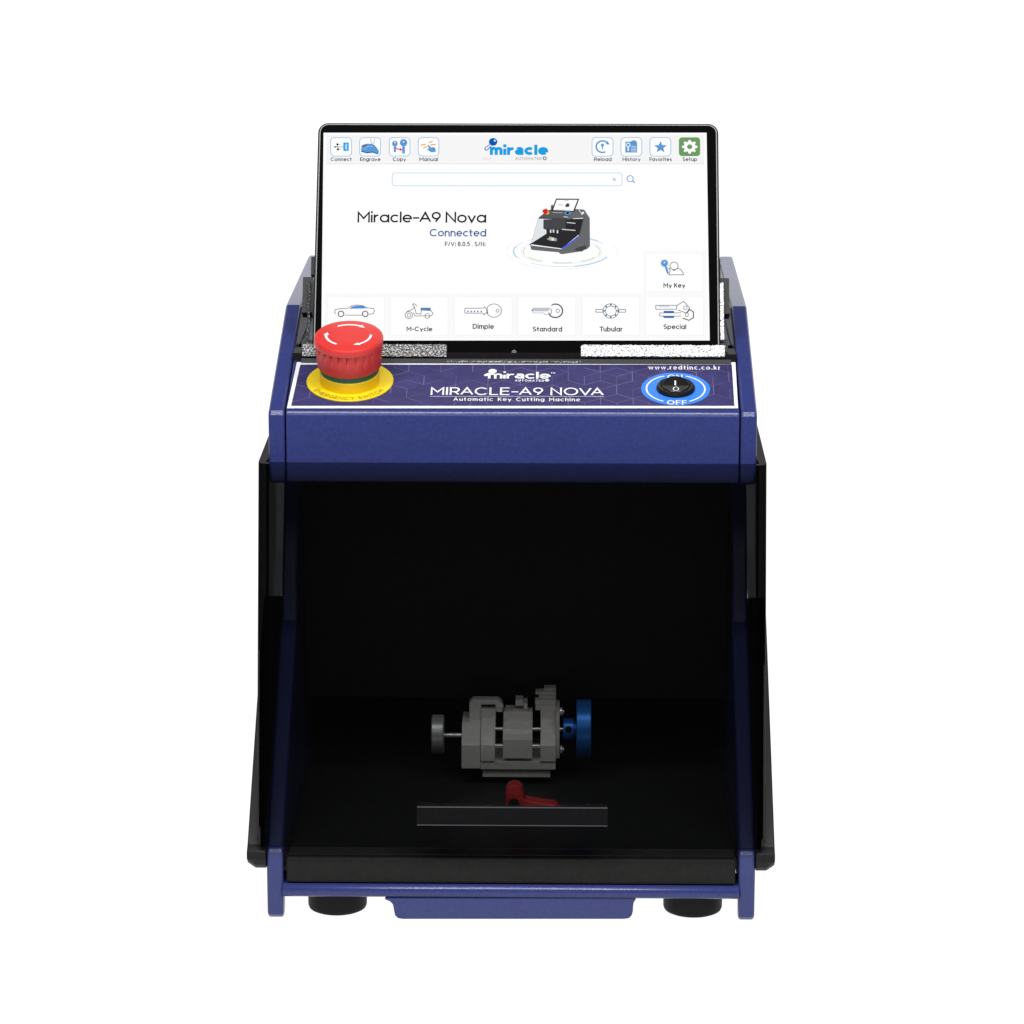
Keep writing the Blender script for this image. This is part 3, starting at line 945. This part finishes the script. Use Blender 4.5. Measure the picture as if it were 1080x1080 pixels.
# usb trident and wireless badge
sc.line(k1([(108, 144), (186, 144)]), .55, 'blk', 4)
sc.poly(k1([(98, 144), (118, 135), (118, 153)]), 'blk', 4)
sc.line(k1([(124, 144), (142, 122), (158, 122)]), .5, 'blk', 4)
sc.line(k1([(132, 144), (148, 166), (160, 166)]), .5, 'blk', 4)
sc.rect(*k1([(124, 114)])[0], *k1([(140, 130)])[0], 'blk', 5)
sc.disc(*k1([(136, 166)])[0], 1.1, 'blk', 5)
sc.rect(*k1([(184, 106)])[0], *k1([(232, 180)])[0], 'bt', 4)
sc.line(k1([(200, 128), (216, 156), (208, 170), (208, 116), (216, 130), (200, 158)]), .5, 'w', 5)
# engrave: key head and cutter
sc.poly(k1([(340, 160), (352, 130), (388, 116), (440, 116), (470, 140), (496, 180), (492, 208), (470, 206), (440, 190), (390, 196), (342, 184)]), 'ic', 4)
sc.poly(k1([(340, 176), (390, 190), (440, 184), (492, 202), (488, 210), (440, 196), (390, 202), (340, 188)]), 'icd', 5)
sc.poly(k1([(340, 140), (356, 126), (392, 120), (390, 132), (352, 146)]), 'ln', 5)
sc.line(k1([(362, 168), (400, 138), (444, 140)]), .7, 'icl', 5)
sc.poly(k1([(418, 70), (462, 70), (456, 104), (444, 132), (432, 106)]), 'head', 6)
sc.line(k1([(418, 70), (432, 106), (444, 134), (456, 104), (462, 70)]), .35, 'gry', 7)
# copy: two keys and an arrow
for cx, cy, r, yb, w in ((636, 116, 24, 190, 20), (712, 108, 32, 202, 24)):
    sc.disc(*k1([(cx, cy)])[0], r / 8.31, 'ic', 4)
    sc.ring(*k1([(cx, cy)])[0], r / 8.31, .4, 'icl', 5)
    sc.rect(*k1([(cx - w / 2, cy + r * .6)])[0], *k1([(cx + w / 2, yb)])[0], 'ic', 4)
    sc.disc(*k1([(cx, cy - 8)])[0], .75, 'w', 5)
sc.line(k1([(640, 146), (654, 162), (684, 168)]), 1.3, 'pink', 6)
sc.poly(k1([(680, 152), (708, 170), (678, 182)]), 'pink', 6)
# manual: hand and sparks
for a, b in (((862, 130), (906, 120)), ((930, 106), (966, 96)), ((884, 154), (918, 140)), ((946, 128), (992, 122))):
    sc.line(k1([a, b]), 1.5, 'org', 4)
sc.poly(k1([(922, 130), (930, 126), (952, 150), (980, 146), (992, 160), (994, 190), (952, 192), (926, 174), (916, 162), (934, 160)]), 'ic', 5)
# right hand icons
k3 = C(615, 138, 8.0)
sc.line(arc(*k3([(163, 137)])[0], 6.6, 6.1, 62, 318, 24), 1.8, 'ic', 4)
sc.poly(k3([(206, 88), (224, 120), (190, 118)]), 'ic', 5)
sc.disc(*k3([(163, 124)])[0], 1.7, 'ic', 4)
sc.rect(*k3([(159, 130)])[0], *k3([(168, 160)])[0], 'ic', 5)
sc.poly(k3([(356, 94), (404, 94), (412, 84), (446, 84), (456, 110), (456, 186), (356, 186)]), 'ic', 4)
sc.ring(*k3([(380, 122)])[0], 1.9, .9, 'w', 5)
sc.rect(*k3([(375, 134)])[0], *k3([(386, 174)])[0], 'w', 5)
for y in (134, 148, 162, 174):
    sc.line(k3([(404, y), (450, y)]), .45, 'w', 5)
sx, sy = k3([(653, 142)])[0]
sc.poly([(sx + (7.2 if i % 2 == 0 else 3.1) * math.sin(R(36 * i)), sy - (6.6 if i % 2 == 0 else 2.9) * math.cos(R(36 * i))) for i in range(10)], 'ic', 4)
gx, gy = k3([(899, 138)])[0]
pts = []
for i in range(8):
    for da, rr_ in ((-15, 6.2), (-8, 8.2), (8, 8.2), (15, 6.2)):
        a = R(45 * i + da)
        pts.append((gx + rr_ * math.cos(a), gy + rr_ * .88 * math.sin(a)))
sc.poly(pts, 'w', 4)
sc.disc(gx, gy, 2.8, 'grn', 5, ry=2.5)
# logo
k2 = C(495, 138, 10.29)
brand(sc, 516.6, 578.1, 163.8, 153.1, 'logo', (520.1, 150.1, 4.45), 'ball', 1.0, .92)
sc.disc(*k2([(276, 112)])[0], .95, 'w', 6)
sc.text('AUTOMATED', 543.6, 571.2, 169, 166.3, 'gry', wt=.13, gap=.28)
sc.ring(574.5, 167.4, 1.5, .9, 'gry', 4)
for i in range(6):
    a = R(60 * i)
    sc.line([(574.5 + 1.7 * math.cos(a), 167.4 + 1.7 * math.sin(a)), (574.5 + 2.3 * math.cos(a), 167.4 + 2.3 * math.sin(a))], .7, 'gry', 4)
sc.text('1.8.0.6', 508.6, 518.2, 168.8, 166.4, 'lgt', wt=.14, gap=.2)
# search field
sc.frame(413.8, 182.8, 656, 196.2, .85, 'sea', 3, 2.6)
sc.line([(646.3, 188), (649.6, 191.3)], .6, 'ic', 3)
sc.line([(646.3, 191.3), (649.6, 188)], .6, 'ic', 4)
sc.ring(664.6, 188.8, 3.2, .95, 'ic', 3)
sc.line([(667, 191), (669.4, 193.3)], 1.2, 'ic', 4)
# titles
sc.text('Miracle-A9 Nova', 377, 512.8, 235, 223.6, 'blk', wt=.15, gap=.085, space=.32)
sc.text('Connected', 453.2, 512.8, 249.8, 241.8, 'con', wt=.155, gap=.085)
sc.text('F/V: 8.0.5 , S/N:', 469.2, 512, 260, 255.3, 'txt', wt=.17, gap=.1, space=.3)
# picture of a machine on rippling rings
k7 = C(530, 200, 8.64)
cx, cy = k7([(540, 566)])[0]
for rx, ry, w, m, segs in ((50.5, 16.0, .5, 'r1', ((20, 130), (150, 215), (225, 330))), (51, 16.3, 1.3, 'r1', ((158, 200), (20, 75), (290, 318))), (43, 13.0, .45, 'r3', ((5, 100), (120, 235), (300, 350))),
                           (40.5, 12.0, .8, 'r2', ((30, 60), (75, 105), (120, 150), (165, 200), (330, 380))), (58.5, 18.6, .5, 'r4', ((60, 88), (110, 140), (150, 172), (185, 205), (-20, 10)))):
    for a0, a1 in segs:
        sc.line(arc(cx, cy, rx, ry, a0, a1, 16), w, m, 2)
sc.poly(k7([(268, 490), (330, 270), (360, 275), (400, 330), (400, 410)]), 'gls', 3)
sc.line(k7([(262, 492), (328, 265)]), .35, 'm2', 4)
sc.poly(k7([(700, 180), (745, 186), (795, 262), (797, 520), (770, 545), (690, 570), (540, 592), (535, 545), (690, 430), (735, 265)]), 'm2', 3)
sc.poly(k7([(700, 214), (738, 205), (745, 218), (720, 238)]), 'w', 5)
sc.line(k7([(700, 182), (745, 250), (700, 420)]), .5, 'm1', 5)
sc.poly(k7([(372, 275), (735, 268), (700, 410), (540, 540), (250, 500), (400, 405), (400, 370), (372, 360)]), 'm3', 4)
sc.poly(k7([(372, 276), (575, 276), (575, 372), (372, 362)]), 'm1', 5)
sc.poly(k7([(430, 186), (690, 186), (640, 270), (590, 278), (330, 266), (330, 258), (400, 200)]), 'm4', 5)
sc.poly(k7([(330, 258), (590, 266), (590, 278), (330, 270)]), 'm1', 6)
sc.poly(k7([(630, 185), (690, 180), (740, 262), (600, 268)]), 'm2', 6)
sc.poly(k7([(440, 150), (456, 138), (470, 180), (440, 190)]), 'm2', 6)
sc.poly(k7([(488, 86), (700, 88), (655, 206), (444, 198)]), 'm3', 7)
sc.poly(k7([(494, 98), (684, 98), (644, 198), (462, 190)]), 'w', 8)
sc.poly(k7([(570, 150), (590, 128), (608, 132), (610, 160), (578, 166)]), 'm1', 9)
sc.line(k7([(505, 142), (552, 146)]), .5, 'gry', 9)
sc.line(k7([(565, 105), (600, 106)]), .5, 'bt', 9)
sc.line(k7([(482, 184), (620, 192)]), .4, 'lgt', 9)
sc.disc(*k7([(408, 216)])[0], 2.2, 'yel', 7, ry=1.7)
sc.poly(k7([(364, 190), (398, 176), (414, 190), (410, 220), (390, 230), (366, 212)]), 'red', 8)
sc.disc(*k7([(593, 218)])[0], 3.2, 'ic', 8, ry=2.1)
sc.disc(*k7([(593, 218)])[0], 1.8, 'blk', 9, ry=1.2)
sc.line(k7([(455, 212), (548, 217)]), .5, 'lgt', 8)
sc.line(k7([(556, 252), (598, 256)]), .6, 'w', 8)
sc.line(k7([(585, 304), (664, 312)]), 1.1, 'lgt', 7)
sc.line(k7([(542, 366), (664, 376)]), 1.2, 'lgt', 7)
for x, y in ((438, 384), (464, 382), (500, 388)):
    sc.rect(*k7([(x - 6, y - 14)])[0], *k7([(x + 7, y + 14)])[0], 'gls', 7)
sc.poly(k7([(540, 538), (690, 426), (692, 442), (548, 552)]), 'mb', 7)
sc.poly(k7([(244, 500), (262, 494), (262, 508), (248, 514)]), 'mb', 7)
sc.poly(k7([(252, 512), (545, 548), (543, 592), (520, 588), (515, 576), (290, 556), (262, 552)]), 'm2', 6)
sc.line(k7([(262, 520), (540, 556)]), .6, 'm4', 7)
for x0, y0, x1, y1, m in ((408, 450, 440, 458, 'lgt'), (424, 434, 446, 468, 'be'), (446, 442, 470, 470, 'gls'), (466, 446, 484, 472, 'be'), (484, 448, 496, 474, 'ic')):
    sc.rect(*k7([(x0, y0)])[0], *k7([(x1, y1)])[0], m, 7)
sc.poly(k7([(660, 560), (668, 536), (760, 510), (766, 540), (720, 570)]), 'm1', 6)
# tiles
sc.rect(342.5, 309.5, 746.5, 357.5, 'band', 1)
sc.rect(678, 264.5, 744.8, 309.2, 'band', 1)
for x0, x1, y0, y1 in ((345.3, 405.6, 313.6, 354), (412.3, 472.5, 313.6, 354), (479.4, 540, 313.6, 354), (546.6, 607.1, 313.6, 354), (614.3, 674.2, 313.6, 354), (681.3, 742, 313.6, 354), (681, 741.2, 267.4, 308)):
    sc.rect(x0, y0, x1, y1, 'w', 2, 1)
    sc.frame(x0, y0, x1, y1, .5, 'tile', 3, 1)
for t, a, b, base, top in (('M-Cycle', 428.8, 456, 349.7, 344.8), ('Dimple', 498.5, 521, 347.2, 342), ('Standard', 561.9, 592.9, 350, 344.8), ('Tubular', 632.3, 656.7, 350, 344.8), ('Special', 699.7, 723.8, 347.4, 342.4), ('My Key', 699.7, 722.8, 303.8, 298.8)):
    sc.text(t, a, b, base, top, 'txt', wt=.185, gap=.08, space=.35)
k4 = C(340, 308, 8.0)
sc.poly(k4([(230, 144), (250, 126), (290, 118), (340, 120), (376, 142)]), 'car', 4)
sc.line(k4([(112, 190), (104, 178), (108, 152), (150, 144), (214, 140), (250, 118), (296, 112), (340, 118), (384, 138), (432, 142), (440, 168), (430, 186), (392, 192)]), .55, 'ln', 5)
sc.line(k4([(190, 198), (334, 198)]), .55, 'ln', 5)
for x in (158, 362):
    sc.ring(*k4([(x, 188)])[0], 2.9, .9, 'ln', 6)
sc.poly(k4([(832, 138), (912, 138), (912, 156), (832, 156)]), 'car', 4)
sc.frame(*k4([(832, 138)])[0], *k4([(912, 156)])[0], .5, 'ln', 5, .3)
sc.ring(*k4([(730, 198)])[0], 3.9, .55, 'ln', 5, ry=3.6)
sc.ring(*k4([(730, 198)])[0], 1.9, .5, 'ln', 5)
sc.line(k4([(712, 168), (760, 150), (778, 130), (762, 112), (770, 100), (800, 122)]), .55, 'ln', 5)
sc.line(k4([(778, 130), (792, 186), (832, 190), (836, 156), (916, 160), (934, 186), (916, 206), (868, 204), (784, 206), (768, 176)]), .55, 'ln', 5)
sc.ring(*k4([(886, 206)])[0], 2.6, .5, 'ln', 6)
k5 = C(475, 308, 8.0)
sc.line(k5([(278, 140), (130, 140), (122, 148), (122, 176), (130, 182), (274, 182), (286, 196), (304, 178), (316, 184)]) + arc(*k5([(368, 160)])[0], 7.9, 7.0, 205, 515, 30)[0:] + k5([(300, 140), (290, 128), (278, 140)]), .55, 'ln', 5)
sc.ring(*k5([(398, 161)])[0], 1.6, .5, 'ln', 5)
for x in (148, 176, 204, 232, 260):
    sc.disc(*k5([(x, 168)])[0], .85, 'icd', 5)
sc.line(k5([(832, 140), (704, 140), (686, 160), (700, 162), (830, 162)]), .55, 'ln', 5)
sc.line(k5([(700, 151), (830, 151)]), .5, 'ln', 5)
sc.line(k5([(686, 160), (702, 180), (784, 180), (798, 194), (838, 194)]), .55, 'ic', 6)
sc.line(arc(*k5([(886, 162)])[0], 7.4, 6.9, -125, 165, 30), .9, 'ln', 5)
sc.line(k5([(832, 140), (852, 152), (852, 180), (838, 194)]), .55, 'ln', 5)
sc.line(arc(*k5([(886, 162)])[0], 8.2, 7.6, -110, 150, 30), .35, 'gry', 5)
sc.ring(*k5([(906, 162)])[0], 1.8, .5, 'ln', 5)
k6 = C(610, 262, 7.714)
for x0, x1 in ((142, 200), (330, 384)):
    sc.frame(*k6([(x0, 500)])[0], *k6([(x1, 522)])[0], .55, 'ln', 5, .3)
sc.ring(*k6([(264, 512)])[0], 8.2, .55, 'ln', 5, ry=7.6)
sc.ring(*k6([(264, 512)])[0], 5.7, .55, 'ln', 5, ry=5.3)
for i in range(8):
    sc.disc(*k6([(264 + 54 * math.cos(R(45 * i)), 512 + 50 * math.sin(R(45 * i)))])[0], .9, 'icd', 6)
sc.line(k6([(800, 466), (630, 466), (630, 498), (800, 498)]), .55, 'ln', 5, True)
sc.line(k6([(654, 470), (672, 480), (690, 470), (708, 482), (726, 472), (738, 480)]), .6, 'ic', 6)
sc.line(k6([(798, 470), (856, 434), (906, 488), (878, 530), (810, 504)]), .6, 'ln', 5)
sc.ring(*k6([(870, 486)])[0], 1.9, .5, 'ln', 6)
sc.line(k6([(880, 530), (905, 500), (936, 520), (936, 566), (900, 588), (846, 570)]), .9, 'ln', 5)
sc.ring(*k6([(882, 542)])[0], 1.5, .5, 'ln', 6, ry=2.4)
sc.line(k6([(836, 528), (662, 528), (662, 554), (836, 554)]), .55, 'ln', 5)
sc.poly(k6([(694, 512), (778, 512), (778, 527), (694, 527)]), 'icd', 6)
sc.poly(k6([(684, 555), (778, 555), (778, 570), (698, 570)]), 'icd', 6)
sc.disc(*k6([(700, 124)])[0], 3.6, 'ic', 5)
sc.ring(*k6([(700, 124)])[0], 4.2, .4, 'icl', 5)
sc.disc(*k6([(700, 118)])[0], .8, 'w', 6)
sc.poly(k6([(700, 150), (722, 150), (736, 205), (722, 214)]), 'ic', 5)
sc.line(k6([(736, 218), (748, 184), (736, 166), (752, 160), (776, 184), (806, 166), (834, 176), (854, 206), (854, 218)]), .6, 'ln', 5, True)
sc.disc(*k6([(778, 146)])[0], 4.5, 'w', 6, ry=4.2)
sc.ring(*k6([(778, 146)])[0], 4.3, .6, 'ln', 7, ry=4.0)
sc.build('screen', tab)

# ------------------------------------------------------------------ camera, light, render settings
cd = bpy.data.cameras.new('camera')
cd.sensor_width = 36
cd.lens = 36 * FPX / 1080
cd.clip_start, cd.clip_end = 0.05, 50
cam = bpy.data.objects.new('camera', cd)
COL.objects.link(cam)
mw = Matrix((RGT, UPV, -FWD)).transposed().to_4x4()
mw.translation = CAM * MM
cam.matrix_world = mw
S.camera = cam


def lamp(name, loc, aim, size, power, col=(1, 1, 1), sy=None):
    l = bpy.data.lights.new(name, 'AREA')
    l.energy, l.size, l.color = power, size, col
    if sy:
        l.shape, l.size_y = 'RECTANGLE', sy
    o = bpy.data.objects.new(name, l)
    COL.objects.link(o)
    d = (Vector(aim) - Vector(loc)).normalized()
    o.matrix_world = Matrix.Translation(loc) @ d.to_track_quat('-Z', 'Y').to_matrix().to_4x4()
    return o

lamp('front_lamp', (0.0, -1.55, 1.22), (0, 0.05, 0.2), 1.3, 6, sy=0.3)
lamp('strip_lamp', (0.0, -0.80, 1.78), (0, 0.08, 0.1), 1.2, 24, sy=0.18)
lamp('upper_lamp', (-0.8, -1.05, 1.78), (0, 0.08, 0.1), 0.4, 18)
lamp('upper_lamp', (0.8, -1.05, 1.78), (0, 0.08, 0.1), 0.4, 18)

wd = bpy.data.worlds.new('World')
S.world = wd
wd.use_nodes = True
bg = wd.node_tree.nodes['Background']
bg.inputs['Color'].default_value = (1, 1, 1, 1)
bg.inputs['Strength'].default_value = 0.03
S.view_settings.view_transform = 'Standard'
S.view_settings.look = 'None'
S.view_settings.exposure = 0
S.view_settings.gamma = 1
S.view_settings.use_curve_mapping = False
S.render.engine = 'CYCLES'
S.cycles.use_denoising = True
S.cycles.max_bounces = 12
S.cycles.transparent_max_bounces = 24
S.cycles.caustics_reflective = False
